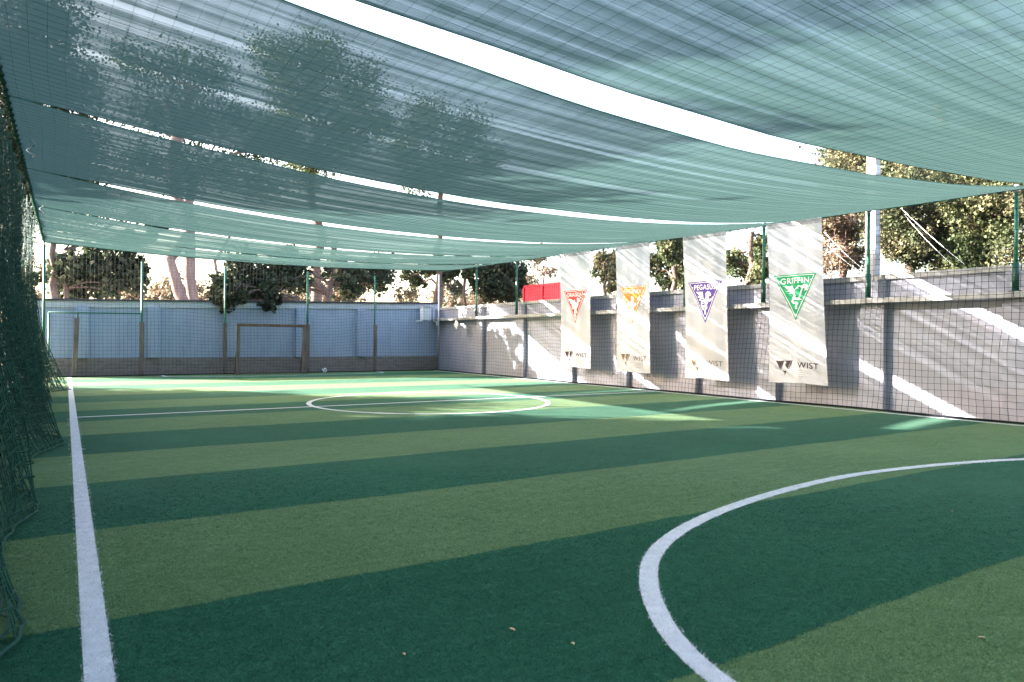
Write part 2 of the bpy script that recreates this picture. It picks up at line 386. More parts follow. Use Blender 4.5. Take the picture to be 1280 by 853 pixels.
# ------------------------------------------------------------------ right boundary wall
WX = 15.55; WTOP = 3.04
POLE_Y = [3.1, 6.0, 8.9, 11.7, 14.4, 17.35, 20.25, 23.45, 26.7]
rw = thing('boundary_wall', 'long grey rendered wall with ledge behind the hanging banners', 'wall', (WX, 10, 0))
def child_box(name, a, b, mat, par, bevel=.006):
    o = box(name, Vector(a)-par.location, Vector(b)-par.location, mat, None, bevel); o.parent = par; return o
ys = [-12]+POLE_Y+[31.0]
for a, b in zip(ys[:-1], ys[1:]):
    child_box('wall_panel', (WX, a+.003, -.05), (WX+.25, b-.003, WTOP-.12), 'grey_wall', rw, .004)
for y in POLE_Y:
    child_box('pilaster', (WX-.16, y-.28, -.05), (WX-.002, y+.28, 2.38), 'grey_wall', rw, .012)
    child_box('upper_pilaster', (WX-.10, y-.26, 2.502), (WX-.002, y+.26, WTOP-.125), 'grey_wall', rw, .01)
for a, b in zip(ys[:-1], ys[1:]):
    child_box('ledge', (WX-.40, a+.004, 2.385), (WX-.003, b-.004, 2.50), 'concrete', rw, .012)
    child_box('coping', (WX-.07, a+.004, WTOP-.118), (WX+.31, b-.004, WTOP), 'concrete', rw, .01)

# ------------------------------------------------------------------ back wall
BY = 31.0; BX0, BX1 = -1.3, 15.5
bw = thing('boundary_wall', 'pale blue rendered wall with brown brick foot behind the goal', 'wall', (7, BY, 0))
def top_at(x): return 2.86+(x+.5)/16*.42
segs = [BX0, .72, 3.15, 6.05, 8.95, 11.75, 15.5]
def prism(name, x0, x1, y0, y1, z0, z1f, mat, par, dz=0.0):
    V = [(x0, y0, z0(x0)), (x1, y0, z0(x1)), (x1, y1, z0(x1)), (x0, y1, z0(x0)), (x0, y0, z1f(x0)), (x1, y0, z1f(x1)), (x1, y1, z1f(x1)), (x0, y1, z1f(x0))]
    V = [Vector(v)-par.location for v in V]
    Fc = [(0, 3, 2, 1), (4, 5, 6, 7), (0, 1, 5, 4), (1, 2, 6, 5), (2, 3, 7, 6), (3, 0, 4, 7)]
    bm = bmesh.new(); vs = [bm.verts.new(v) for v in V]
    for f in Fc: bm.faces.new([vs[i] for i in f])
    bmesh.ops.bevel(bm, geom=list(bm.edges), offset=.006, segments=1, affect='EDGES')
    o = link(name, bm_mesh(name, bm, mat), par); return o
for a, b in zip(segs[:-1], segs[1:]):
    prism('wall_panel', a+.003, b-.003, BY, BY+.25, lambda x: .66, lambda x: top_at(x)-.31, 'blue_wall', bw)
    prism('pale_band', a+.003, b-.003, BY-.05, BY+.26, lambda x: top_at(x)-.305, lambda x: top_at(x)-.055, 'pale_band', bw)
    prism('wall_cap', a+.003, b-.003, BY-.12, BY+.32, lambda x: top_at(x)-.05, lambda x: top_at(x)+.02, 'cap', bw)
    prism('brick_foot', a+.003, b-.003, BY-.05, BY+.26, lambda x: -.05, lambda x: .655, 'brick', bw)
for x in segs[1:-1]:
    prism('pilaster', x-.42, x+.02, BY-.16, BY-.003, lambda q: .66, lambda q: top_at(q)-.312, 'blue_wall', bw)

# ------------------------------------------------------------------ net posts
def wall_post(x, y, ztop, label):
    t = thing('net_post', label, 'post', (x, y, 2.5), 'green net posts along the grey wall')
    rod('pole', (0, 0, .12), (0, 0, ztop-2.5), .036, 'green_paint', t, 12)
    rod('sleeve', (0, 0, .0), (0, 0, .55), .058, 'dark_green_paint', t, 12)
    bm = bmesh.new(); bm_box(bm, (-.09, -.09, .002), (.09, .09, .016), .003); link('base_plate', bm_mesh('base_plate', bm, 'dark_green_paint'), t)
    rod('cap', (0, 0, ztop-2.5), (0, 0, ztop-2.35), .040, 'galv', t, 12)
    return t
wp_lab = ['green wall post just outside the right edge', 'green wall post at the far right of the photo, right of the utility pole',
          'green wall post in front of the pale utility pole', 'green wall post between the purple and green emblem banners', 'green wall post just left of the purple emblem banner',
          'green wall post just left of the orange emblem banner', 'green wall post just left of the red emblem banner', 'green wall post left of the red box',
          'green wall post nearest the back corner, above the leafy sun patches']
def zcab(y): return 4.36+.0125*y
for y, lb in zip(POLE_Y, wp_lab): wall_post(15.24, y, zcab(y)-.05, lb)
NY = 30.0
bp_lab = ['tall timber clad net post between the gate frame and the goal', 'tall timber clad net post just left of the goal', 'tall timber clad net post just right of the goal', 'tall dark net post furthest right along the blue wall']
for i, x in enumerate([2.45, 5.43, 8.77, 11.82]):
    t = thing('net_post', bp_lab[i], 'post', (x, NY, 0), 'timber clad net posts before the blue wall')
    rod('pole', (0, 0, 0), (0, 0, 4.35), .05 if i == 2 else .036, 'green_paint', t, 12)
    bm = bmesh.new(); bm_box(bm, (-.075, -.09, 0), (.075, -.038 if i != 2 else -.053, 2.05+.02*i), .008)
    bm_box(bm, (.04 if i != 2 else .053, -.088, .003), (.085, .06, 2.03+.02*i), .008); link('timber_cladding', bm_mesh('timber_cladding', bm, 'timber'), t)
t = thing('corner_post', 'thin pale steel corner post beside the meter box', 'post', (15.08, 30.05, 0))
rod('pole', (0, 0, 0), (0, 0, 4.6), .035, 'galv', t)
t = thing('corner_post', 'green corner post at the far end of the gathered net', 'post', (-.62, 28.6, 0))
rod('pole', (0, 0, 0), (0, 0, 4.6), .045, 'green_paint', t)
# gate frame at the far left
t = thing('gate_frame', 'narrow green gate frame with one leaning timber post by the blue wall', 'gate', (-.5, NY-.05, 0))
rod('top_rail', (-.02, 0, 2.34), (2.93, 0, 2.37), .026, 'green_paint', t)
rod('jamb', (0, 0, 0), (0, 0, 2.34), .03, 'green_paint', t); rod('jamb', (.86, 0, 1.9), (.88, 0, 2.32), .03, 'green_paint', t)
bm = bmesh.new(); bm_box(bm, (-.08, -.07, 0), (.08, .07, 2.15), .012)
for v in bm.verts: v.co.x += .78+.045*v.co.z+.03*math.sin(v.co.z*2)
link('timber_post', bm_mesh('timber_post', bm, 'timber'), t)
# goal
GX0, GX1, GY = 5.80, 8.44, 29.3
t = thing('goal', 'small goal with brown square posts in front of the blue wall', 'goal', (7.12, GY, 0))
def rel(p): return Vector(p)-Vector((7.12, GY, 0))
for x in (GX0, GX1):
    bm = bmesh.new(); bm_box(bm, rel((x-.065, GY-.06, 0)), rel((x+.065, GY+.06, 1.935)), .012); link('goal_post', bm_mesh('goal_post', bm, 'timber'), t)
bm = bmesh.new(); bm_box(bm, rel((GX0-.065, GY-.058, 1.938)), rel((GX1+.065, GY+.058, 2.05)), .012); link('crossbar', bm_mesh('crossbar', bm, 'rusty_steel'), t)
for x in (GX0, GX1):
    rod('back_stay', rel((x, GY+.06, 1.95)), rel((x, GY+.55, .03)), .022, 'rusty_steel', t)
    rod('foot_bar', rel((x, GY+.06, .03)), rel((x, GY+.55, .03)), .022, 'rusty_steel', t)
rod('rear_bar', rel((GX0-.02, GY+.56, .03)), rel((GX1+.02, GY+.56, .03)), .022, 'rusty_steel', t)
# ball
t = thing('football', 'small white football lying at the foot of the back net', 'ball', (9.45, 29.75, .11))
bm = bmesh.new(); bmesh.ops.create_icosphere(bm, subdivisions=3, radius=.11); link('ball_shell', bm_mesh('ball_shell', bm, 'white_plastic', True), t)
for dct in ((0, -1, .2), (.8, -.4, .5), (-.8, -.3, -.3), (.2, .2, 1), (-.5, -.3, .9)):
    dv = Vector(dct).normalized(); bm = bmesh.new()
    bmesh.ops.create_cone(bm, cap_ends=True, segments=5, radius1=.038, radius2=.034, depth=.012, matrix=Matrix.Translation(dv*.1055) @ dv.to_track_quat('Z', 'Y').to_matrix().to_4x4())
    link('black_patch', bm_mesh('black_patch', bm, 'black_rubber'), t)
# meter box and pipework in the corner
t = thing('meter_box', 'white electrical meter box hung high in the back corner', 'meter box', (14.42, 30.45, 2.4))
bm = bmesh.new(); bm_box(bm, (0, 0, 0), (.46, .30, .62), .015); link('cabinet', bm_mesh('cabinet', bm, 'white_plastic'), t)
bm = bmesh.new(); bm_box(bm, (.03, -.02, .03), (.43, -.003, .59), .006); link('cabinet_door', bm_mesh('cabinet_door', bm, 'white_plastic'), t)
bm = bmesh.new(); bm_box(bm, (-.03, -.04, .625), (.66, .34, .65), .004); link('rain_hood', bm_mesh('rain_hood', bm, 'grey_metal'), t)
for cd in ([(.05, .1, -.03), (-.3, .1, -.05)], [(.60, .0, .6), (.60, 0, -.06), (.8, -.1, -.08)], [(.72, -.1, -.07), (.72, -.1, -.25)]): tube_obj('conduit', [np.array(cd)], .03, 'white_plastic', t)
# small white sign turned on its corner
t = thing('notice_plate', 'small white square notice turned on its corner in the back corner', 'sign', (15.0, 28.1, 2.18))
bm = bmesh.new(); bm_box(bm, (-.012, -.16, -.16), (.0, .16, .16), .002); bm.transform(Matrix.Rotation(math.radians(38), 4, 'X')); link('plate', bm_mesh('plate', bm, 'white_print'), t)
bm = bmesh.new(); bm_box(bm, (-.02, -.165, -.165), (-.013, .165, -.15), .001); bm.transform(Matrix.Rotation(math.radians(38), 4, 'X')); link('plate_edge', bm_mesh('plate_edge', bm, 'grey_metal'), t)

# ------------------------------------------------------------------ roof: shade cloth, overhead net, cables
RX0, RX1 = -.62, 15.2
def sag(y): return .46+.12*math.exp(-((y-11)/7)**2)-.22*max(0, min(1, (y-20)/8.5))
def zroof(x, y):
    u = (x-RX0)/(RX1-RX0); return zcab(y)-sag(y)*4*u*(1-u)
def gapw(x): u = np.clip((x-RX0)/(RX1-RX0), 0, 1); return np.sin(PI*u)**.55
GAPS = [(-6.4, .1), (-1.2, .25), (5.48, .62), (10.7, .46), (15.45, .48), (20.2, .50), (25.05, .40), (28.75, .0)]
cl_lab = ['green shade cloth strip directly above the camera behind the frame', 'green shade cloth strip nearest the camera, above the wide white gap',
          'wide green shade cloth strip just beyond the wide white gap', 'green shade cloth strip third back in the roof, over the centre circle',
          'green shade cloth strip fourth back in the roof', 'green rippled shade cloth strip fifth back in the roof', 'short rippled shade cloth strip at the far end of the roof']
rp = np.random.default_rng(21)
for i in range(7):
    y0, w0 = GAPS[i]; y1, w1 = GAPS[i+1]
    nx, ny = 90, 110; xs = np.linspace(RX0, RX1, nx)
    amp = [.006, .006, .006, .008, .014, .026, .032][i]
    ph = rp.uniform(0, 2*PI, (16, 3)); fq = rp.uniform(.7, 5.5, 16); kx = rp.normal(0, .10, 16); aw = rp.uniform(.3, 1, 16)/np.sqrt(fq)
    V = np.zeros((nx, ny, 3)); hem = np.zeros((nx, ny))
    for a, x in enumerate(xs):
        g_ = gapw(x); wob0 = .03*math.sin(x*.9+i)+.015*math.sin(x*2.3+2*i); wob1 = .03*math.sin(x*.9+i+1)+.015*math.sin(x*2.3+2*i+2)
        ya = y0+g_*w0/2+wob0*g_; yb = y1-g_*w1/2+wob1*g_
        t_ = np.linspace(0, 1, ny); t_ = np.where(t_ < .5, .5*(2*t_)**1.15, 1-.5*(2-2*t_)**1.15)
        yy = ya+(yb-ya)*t_
        edge = np.sin(PI*t_)**.4
        u = (x-RX0)/(RX1-RX0); z = np.array([zroof(x, q) for q in yy])
        z -= .07*np.sin(PI*t_)*g_            # each strip bellies between its own edges
        rip = sum(aw[j]*np.sin(2*PI*fq[j]*yy*1.0+kx[j]*x*6+ph[j, 0]+.5*math.sin(x*.4+ph[j, 1]))*(.6+.4*math.sin(x*.5+ph[j, 2])) for j in range(16))
        z += amp*.8*rip*(.25+.75*g_)*(.5+.5*edge)
        V[a, :, 0] = x; V[a, :, 1] = yy; V[a, :, 2] = z; hem[a, 0] = hem[a, -1] = 1; hem[a, 1] = hem[a, -2] = .6
    idx = np.arange(nx*ny).reshape(nx, ny)
    Fq = np.stack([idx[:-1, :-1], idx[1:, :-1], idx[1:, 1:], idx[:-1, 1:]], -1).reshape(-1, 4)
    me = mesh_np('shade_cloth', V.reshape(-1, 3), Fq, 'cloth', True)
    at_ = me.attributes.new('hem', 'FLOAT', 'POINT'); at_.data.foreach_set('value', hem.ravel().astype(np.float32))
    o = link('shade_cloth', me); tag(o, cl_lab[i], 'shade cloth', 'shade cloth strips of the roof')
    for q, row in (('hem', 0), ('hem', ny-1)):
        h = tube_obj('hem', [V[::3, row]], .005, 'rope_green', o, 4)
# overhead net lying over the cloth
lines = []
for x in np.arange(RX0, RX1+.01, .155):
    yy = np.arange(-1.5, 28.7, .45); jit = .02*np.sin(yy*1.3+x*3)
    lines.append(np.stack([x+jit, yy, [zroof(x, q)-.12 for q in yy]], 1))
for y in np.arange(-1.5, 28.7, .155):
    xx = np.linspace(RX0, RX1, 36); jit = .02*np.sin(xx*1.1+y*2)
    lines.append(np.stack([xx, y+jit, [zroof(q, y)-.12 for q in xx]], 1))
V, Fq = tubes_np(lines, .0012, 3)
o = link('overhead_net', mesh_np('overhead_net', V, Fq, 'net_black')); tag(o, 'black square mesh safety net spread just under the shade cloth roof', 'net')
yy = np.linspace(-6, 30, 90)
o = tube_obj('edge_cable', [np.stack([np.full_like(yy, 15.2), yy, [zcab(q)+.01*math.sin(q*2.2) for q in yy]], 1)], .022, 'rope_green'); tag(o, 'thick green cable along the right edge of the roof above the banners', 'cable')
wr = [np.array([(15.2+.034*math.cos(a), y+.02*a/PI, zcab(y)+.034*math.sin(a)) for a in np.linspace(0, 4*PI, 13)]) for y in np.arange(-1, 29.8, .28)]
tube_obj('lashing', wr, .008, 'rope_green', o, 3)['kind'] = 'stuff'
o = tube_obj('edge_cable', [np.stack([np.full_like(yy, -.64), yy, [zcab(q)+.012*math.sin(q*1.9) for q in yy]], 1)], .024, 'rope_green'); tag(o, 'green cable along the left edge of the roof carrying the gathered net', 'cable')
wr = [np.array([(-.64+.036*math.cos(a), y+.02*a/PI, zcab(y)+.036*math.sin(a)) for a in np.linspace(0, 4*PI, 13)]) for y in np.arange(2, 28, .3)]
tube_obj('lashing', wr, .009, 'rope_green', o, 3)['kind'] = 'stuff'
xx = np.linspace(-.62, 15.2, 40)
o = tube_obj('edge_cable', [np.stack([xx, np.full_like(xx, 28.8), [zroof(q, 28.75)-.01 for q in xx]], 1)], .02, 'rope_green'); tag(o, 'green cable along the far edge of the roof', 'cable')
# dangling cord ends at the left edge
for j, (y, lb) in enumerate(((12.9, 'loose pale cord looped under the left edge of the roof'), (19.2, 'loose cord end further back on the left roof edge'))):
    s = np.linspace(0, 1, 14); z0 = zcab(y)
    o = tube_obj('loose_cord', [np.stack([-.46+.05*np.sin(s*9), y+.12*np.sin(s*PI*2)*s, z0-.03-.34*s+.28*np.clip(s-.75, 0, 1)], 1)], .010, 'white_cord', None, 5)
    tag(o, lb, 'cord')

# ------------------------------------------------------------------ side nets
def net_sheet(P, du, dv, jit, r, k=3, drop=.0):
    """P(i grid u, j grid v) -> (nu, nv, 3)"""
    nu, nv = P.shape[:2]
    lines = [P[i] for i in range(nu)]+[P[:, j] for j in range(nv)]
    return tubes_np(lines, r, k)
def smooth_noise(shape, s, seed, amp):
    r_ = np.random.default_rng(seed); out = np.zeros(shape)
    U, Vv = np.meshgrid(np.arange(shape[0]), np.arange(shape[1]), indexing='ij')
    for q in range(14):
        f = r_.normal(0, 1/s, 2); out += np.sin(U*f[0]+Vv*f[1]+r_.uniform(0, 6.28))
    return out*amp/math.sqrt(7)
# right net
nu, nv = int(33/.13), 36
yg = np.linspace(-2.5, 29.9, nu); P = np.zeros((nu, nv, 3)); vv = np.linspace(0, 1, nv)
for j, v in enumerate(vv):
    z = np.array([zcab(q) for q in yg])*(1-v)+.03*v
    P[:, j, 0] = 15.12-.16*v**2-.05*math.sin(v*5); P[:, j, 1] = yg; P[:, j, 2] = z
low = (vv**1.5)[None, :]
P[..., 1] += smooth_noise((nu, nv), 9, 1, .045)*(.3+low)+smooth_noise((nu, nv), 2.2, 2, .012)
P[..., 2] += smooth_noise((nu, nv), 9, 3, .05)*np.minimum(low*1.5, 1)*np.sin(PI*np.clip(vv, 0, 1))[None, :]+smooth_noise((nu, nv), 2.2, 4, .010)
P[..., 0] += smooth_noise((nu, nv), 8, 5, .05)*low
P[:, -1, 2] = .03; P[..., 2] = np.maximum(P[..., 2], .025)
P[..., 0] = np.minimum(P[..., 0], 15.13)
V, Fq = net_sheet(P, .13, .13, 0, .0040)
o = link('side_net', mesh_np('side_net', V, Fq, 'net_black')); tag(o, 'dark square mesh net hanging in front of the grey wall', 'net')
tube_obj('foot_rope', [P[:, -1]+np.array([0, 0, .0])], .022, 'net_black', o, 6)
# back net
nu, nv = int(15.6/.13), 35
xg = np.linspace(-.55, 15.05, nu); P = np.zeros((nu, nv, 3)); vv = np.linspace(0, 1, nv)
for j, v in enumerate(vv):
    P[:, j, 0] = xg; P[:, j, 1] = 29.93; P[:, j, 2] = np.array([zroof(q, 28.7) for q in xg])*(1-v)+.03*v
low = (vv**1.5)[None, :]
P[..., 0] += smooth_noise((nu, nv), 9, 11, .04)*(.3+low)*np.sin(PI*np.linspace(0, 1, nu))[:, None]; P[..., 2] += smooth_noise((nu, nv), 9, 12, .045)*np.sin(PI*vv)[None, :]; P[..., 1] += np.abs(smooth_noise((nu, nv), 7, 13, .04))*low*-1
P[..., 2] = np.maximum(P[..., 2], .025)
V, Fq = net_sheet(P, .13, .13, 0, .0034)
o = link('back_net', mesh_np('back_net', V, Fq, 'net_black')); tag(o, 'dark square mesh net hanging in front of the blue wall behind the goal', 'net')
tube_obj('foot_rope', [P[:, -1]], .02, 'net_black', o, 6)
# gathered green net curtain on the left
r5 = np.random.default_rng(5); phs = r5.uniform(0, 6.28, 8); nz = r5.normal(0, 1, (12, 4))
def fuzz(y, v, f, i0):
    return sum(np.sin(y*f*(1+.5*nz[i0+k, 0])+v*f*1.7*nz[i0+k, 1]+6*nz[i0+k, 2]) for k in range(3))/3
def curtain(y, v, layer=0):
    """point of the gathered net: y along the touchline, v 0 at the cable .. 1 on the turf"""
    y = np.asarray(y, float); v = np.asarray(v, float); y, v = np.broadcast_arrays(y, v)
    bel = np.clip((v-.42)/.58, 0, 1)**1.5; still = 1-.85*np.clip((v-.86)/.14, 0, 1)
    fold = .06*np.sin(y*2*PI/.66+phs[0]+.9*np.sin(y*.7)+.5*v)+.045*np.sin(y*2*PI/.33+phs[1]+v)+.05*np.sin(y*2*PI/1.5+phs[2])
    x = -.76*(1-bel)+hem_x(y)*bel+fold*(.6+.5*bel)*still+.10*np.sin(PI*v)*np.sin(y*.9+phs[3])
    yw = y+(.11*np.cos(y*2*PI/.66+phs[0])+.05*np.cos(y*2*PI/.33+phs[4]))*still+.06*bel*np.sin(y*2.1)
    z = zcab(y)*(1-v)+.018+.13*np.sin(PI*v)*np.sin(y*2*PI/1.05+phs[5]+2*v)*(.4+v)+.05*np.sin(PI*v)*fuzz(y, v, 9, 0)
    x = x+.025*fuzz(y, v, 11, 3)*still; yw = yw+.03*fuzz(y, v, 8, 6)
    if layer: x = x-.13-.07*np.sin(y*4.1+3*v); yw = yw+.08; z = z+.05*np.sin(PI*v)*np.sin(y*7)
    return np.stack([x, yw, np.maximum(z, .018)], -1)
def hem_x(y):
    base = -.38+0*y
    for c, w, a in ((11.6, .95, .37), (7.3, .8, .19), (4.4, .85, .20), (15.2, .8, .12), (18.6, .7, .14), (2.4, .6, .14), (22.9, .8, .52)): base = base+a*np.exp(-((y-c)/w)**2)
    return base
yd = np.linspace(1.3, 24, 900); vd = np.linspace(0, 1, 60)
hl = [curtain(yd, v) for v in np.linspace(.015, .985, 40)]
vl = [curtain(y, vd) for y in np.linspace(1.3, 24, 190)]
V, Fq = tubes_np(hl+vl, [.0052]*len(hl)+[.0042]*len(vl), 4)
o = link('net_curtain', mesh_np('net_curtain', V, Fq, 'net_green')); tag(o, 'heavy green knotted net gathered along the left touchline', 'net')
yd2 = np.linspace(1.3, 24, 500); vd2 = np.linspace(0, 1, 34)
V, Fq = tubes_np([curtain(yd2, v, 1) for v in np.linspace(.03, .98, 30)]+[curtain(y, vd2, 1) for y in np.linspace(1.4, 23.9, 280)], .0050, 3)
link('inner_layer', mesh_np('inner_layer', V, Fq, 'net_green'), o)
V, Fq = tubes_np([curtain(yd2+.06, v, 1)+np.array([-.16, .05, .02]) for v in np.linspace(.05, .97, 26)]+[curtain(y, vd2, 1)+np.array([-.17, .03, 0]) for y in np.linspace(1.5, 23.8, 240)], .0052, 3)
link('inner_layer', mesh_np('inner_layer', V, Fq, 'net_green'), o)
rope = curtain(yd, 1.0); rope[:, 2] = .026
tube_obj('foot_rope', [rope], .012, 'net_green', o, 6)
tube_obj('foot_rope', [rope+np.stack([-.05-.03*np.sin(yd*3), .03+0*yd, .03+.02*np.sin(yd*5)], 1)], .009, 'net_green', o, 5)

# ------------------------------------------------------------------ banners
def font_faces(txt, width=None, height=1.0, bold=0.0):
    cu = bpy.data.curves.new('lettering', 'FONT'); cu.body = txt; cu.resolution_u = 3; cu.offset = bold; cu.space_character = 1.08
    ob = bpy.data.objects.new('lettering', cu); COL.objects.link(ob)
    dg = bpy.context.evaluated_depsgraph_get(); dg.update(); me = bpy.data.meshes.new_from_object(ob.evaluated_get(dg))
    V = np.array([v.co[:2] for v in me.vertices]); Fc = [tuple(p.vertices) for p in me.polygons]
    bpy.data.objects.remove(ob); bpy.data.curves.remove(cu); bpy.data.meshes.remove(me)
    mn, mx = V.min(0), V.max(0); V = (V-mn)/(mx-mn)
    return V, Fc            # unit box, y up
def poly_faces(pts):
    pts = np.asarray(pts, float)
    tri = tessellate_polygon([[Vector((x, y, 0)) for x, y in pts]]); return pts, [tuple(t) for t in tri]
def tri_grid(a, b, c, n=16):
    """triangle with flat top a-b and tip c, rows of quads"""
    a, b, c = map(np.asarray, (a, b, c)); V, Fc = [], []
    for i in range(n+1):
        t = i/n
        for j in range(n+1):
            p0 = a+(c-a)*t; p1 = b+(c-b)*t; V.append(p0+(p1-p0)*j/n)
    for i in range(n):
        for j in range(n):
            q = i*(n+1)+j; Fc.append((q, q+n+1, q+n+2, q+1) if i < n-1 else (q, q+n+1, q+1))
    return np.array(V), Fc
# creature outlines inside an emblem box: x 0..1 across the top edge, y 0 top .. 1 tip
EMB = {
 'DRAGON': [[(.20, .24), (.34, .27), (.44, .33), (.47, .26), (.50, .36), (.56, .40), (.60, .33), (.58, .25), (.64, .22), (.74, .20), (.80, .25), (.72, .27), (.70, .31), (.77, .30), (.72, .35), (.67, .36), (.66, .44), (.62, .52), (.57, .55), (.56, .62), (.60, .68), (.57, .70), (.52, .66), (.50, .72), (.53, .78), (.50, .84), (.47, .78), (.45, .70), (.47, .60), (.42, .55), (.38, .58), (.35, .53), (.40, .50), (.32, .46), (.36, .43), (.26, .38), (.31, .35), (.22, .30)]],
 'PHOENIX': [[(.16, .26), (.26, .33), (.36, .40), (.43, .44), (.46, .36), (.44, .30), (.49, .26), (.54, .30), (.60, .31), (.55, .34), (.54, .42), (.58, .46), (.66, .40), (.72, .32), (.76, .24), (.78, .36), (.72, .46), (.63, .53), (.56, .57), (.56, .66), (.60, .74), (.54, .72), (.51, .86), (.48, .72), (.43, .75), (.46, .65), (.45, .57), (.36, .53), (.28, .45), (.34, .46), (.21, .36), (.28, .38)]],
 'PEGASUS': [[(.20, .24), (.44, .25), (.46, .40), (.50, .44), (.53, .36), (.52, .29), (.58, .24), (.66, .26), (.70, .33), (.66, .36), (.62, .33), (.63, .42), (.60, .50), (.56, .56), (.57, .64), (.52, .70), (.53, .79), (.49, .80), (.48, .70), (.50, .62), (.46, .62), (.46, .70), (.42, .68), (.36, .56), (.42, .54), (.36, .52), (.40, .48), (.30, .44), (.36, .41), (.26, .36), (.33, .33)], [(.62, .45), (.72, .40), (.74, .36), (.76, .39), (.70, .46), (.63, .50)]],
 'GRIFFIN': [[(.20, .24), (.32, .26), (.44, .24), (.47, .34), (.53, .30), (.58, .24), (.66, .26), (.72, .22), (.81, .25), (.78, .34), (.72, .37), (.74, .31), (.69, .31), (.66, .38), (.64, .46), (.60, .52), (.67, .55), (.58, .56), (.52, .55), (.45, .56), (.46, .60), (.54, .59), (.58, .63), (.54, .68), (.55, .74), (.50, .76), (.49, .69), (.52, .64), (.45, .64), (.40, .59), (.42, .52), (.46, .46), (.43, .42), (.34, .41), (.40, .38), (.28, .36), (.36, .33), (.23, .30), (.32, .29)]],
}
B_SPEC = [('DRAGON', 'red_print', 'dark_print', (20.28, 18.54, 19.98, 18.34, .56), 'tall white hanging banner with red DRAGON triangle emblem'),
          ('PHOENIX', 'orange_print', 'brown_print', (17.25, 15.68, 17.0, 15.46, .53), 'tall white hanging banner with pale orange triangle emblem'),
          ('PEGASUS', 'purple_print', 'brown_print', (14.30, 12.74, 14.07, 12.54, .47), 'tall white hanging banner with purple PEGASUS triangle emblem'),
          ('GRIFFIN', 'green_print', 'dark_print', (11.45, 9.93, 11.24, 9.66, .51), 'tall white hanging banner with green GRIFFIN triangle emblem')]
for bi, (word, ecol, lcol, (ya, yb, yc_, yd, zb), label) in enumerate(B_SPEC):
    ym = (ya+yb)/2; org = Vector((15.0, ym, 0)); t = thing('banner', label, 'banner', org, 'white banners hanging from the right cable')
    pb = np.random.default_rng(40+bi); p1, p2, p3 = pb.uniform(0, 6.28, 3)
    def S(u, v, off=0.0, ya=ya, yb=yb, yc_=yc_, yd=yd, zb=zb, p1=p1, p2=p2, p3=p3, org=org):
        u = np.asarray(u, float); v = np.asarray(v, float)
        inset = .035*np.sin(PI*v)*(1-2*u)
        yl = ya+(yc_-ya)*v; yr = yb+(yd-yb)*v; y = yl+(yr-yl)*u-inset
        z = np.array(zcab(y)-.03)*(1-v)+zb*v+.015*np.sin(u*7+p1)*v
        x = 15.02-.10*v+.020*np.sin(u*2*PI*1.4+p1+1.2*v)*(.4+.6*v)+.012*np.sin(u*2*PI*3.1+p2)*(1-.5*v)+.03*np.sin(v*4+p3)*.6
        return np.stack([x-off-org.x, y-org.y, z-org.z], -1)
    nu_, nv_ = 36, 70
    U, Vv = np.meshgrid(np.linspace(0, 1, nu_), np.linspace(0, 1, nv_), indexing='ij')
    idx = np.arange(nu_*nv_).reshape(nu_, nv_)
    Fq = np.stack([idx[:-1, :-1], idx[:-1, 1:], idx[1:, 1:], idx[1:, :-1]], -1).reshape(-1, 4)
    link('banner_cloth', mesh_np('banner_cloth', S(U, Vv).reshape(-1, 3), Fq, 'banner', True), t)
    hb = S(np.linspace(-.004, 1.004, 30), np.full(30, 1.0)); tube_obj('bottom_hem', [hb], .016, 'banner', t, 6)
    ht = S(np.linspace(0, 1, 30), np.full(30, 0.004)); tube_obj('top_hem', [ht], .014, 'banner', t, 6)
    eu0, eu1, ev0, ev1 = .095, .895, .33, .62
    def E2(P, off): P = np.asarray(P); return S(eu0+(eu1-eu0)*P[:, 0], ev0+(ev1-ev0)*P[:, 1], off)
    Vt, Ft = tri_grid((0, 0), (1, 0), (.5, 1)); emb = link('emblem', mesh_np('emblem', E2(Vt, .004), Ft, ecol), t)
    # thin light inner border
    def rim(k): return [(k*1.2, k*.75), (1-k*1.2, k*.75), (.5, 1-k*2.0)]
    o_, i_ = rim(.030), rim(.047); rv, rf = [], []
    for a in range(3):
        b = (a+1) % 3
        for s_ in range(12):
            f0, f1 = s_/12, (s_+1)/12
            q = [np.array(o_[a])*(1-f0)+np.array(o_[b])*f0, np.array(o_[a])*(1-f1)+np.array(o_[b])*f1, np.array(i_[a])*(1-f1)+np.array(i_[b])*f1, np.array(i_[a])*(1-f0)+np.array(i_[b])*f0]
            rf.append(tuple(range(len(rv), len(rv)+4))); rv += q
    link('border', mesh_np('border', E2(rv, .008), rf, 'white_print'), emb)
    fv, ff = [], []
    for pl in EMB[word]:
        a, b = poly_faces(pl); ff += [tuple(i+len(fv) for i in q) for q in b]; fv += [tuple(q) for q in a]
    link('creature', mesh_np('creature', E2(fv, .009), ff, 'white_print'), emb)
    Vl, Fl = font_faces(word, bold=.012); Vl = np.stack([.165+.67*Vl[:, 0], .20-.125*Vl[:, 1]], 1)
    link('lettering', mesh_np('lettering', E2(Vl, .009), Fl, 'white_print'), emb)
    for dv in ([(cx+.016*math.cos(q), .135+.016*math.sin(q)) for cx in (.125,) for q in np.arange(6)*PI/3], [(.875+.016*math.cos(q), .135+.016*math.sin(q)) for q in np.arange(6)*PI/3], [(.465, .862), (.535, .862), (.5, .935)]):
        link('mark', mesh_np('mark', E2(dv, .009), [tuple(range(len(dv)))], 'white_print'), emb)
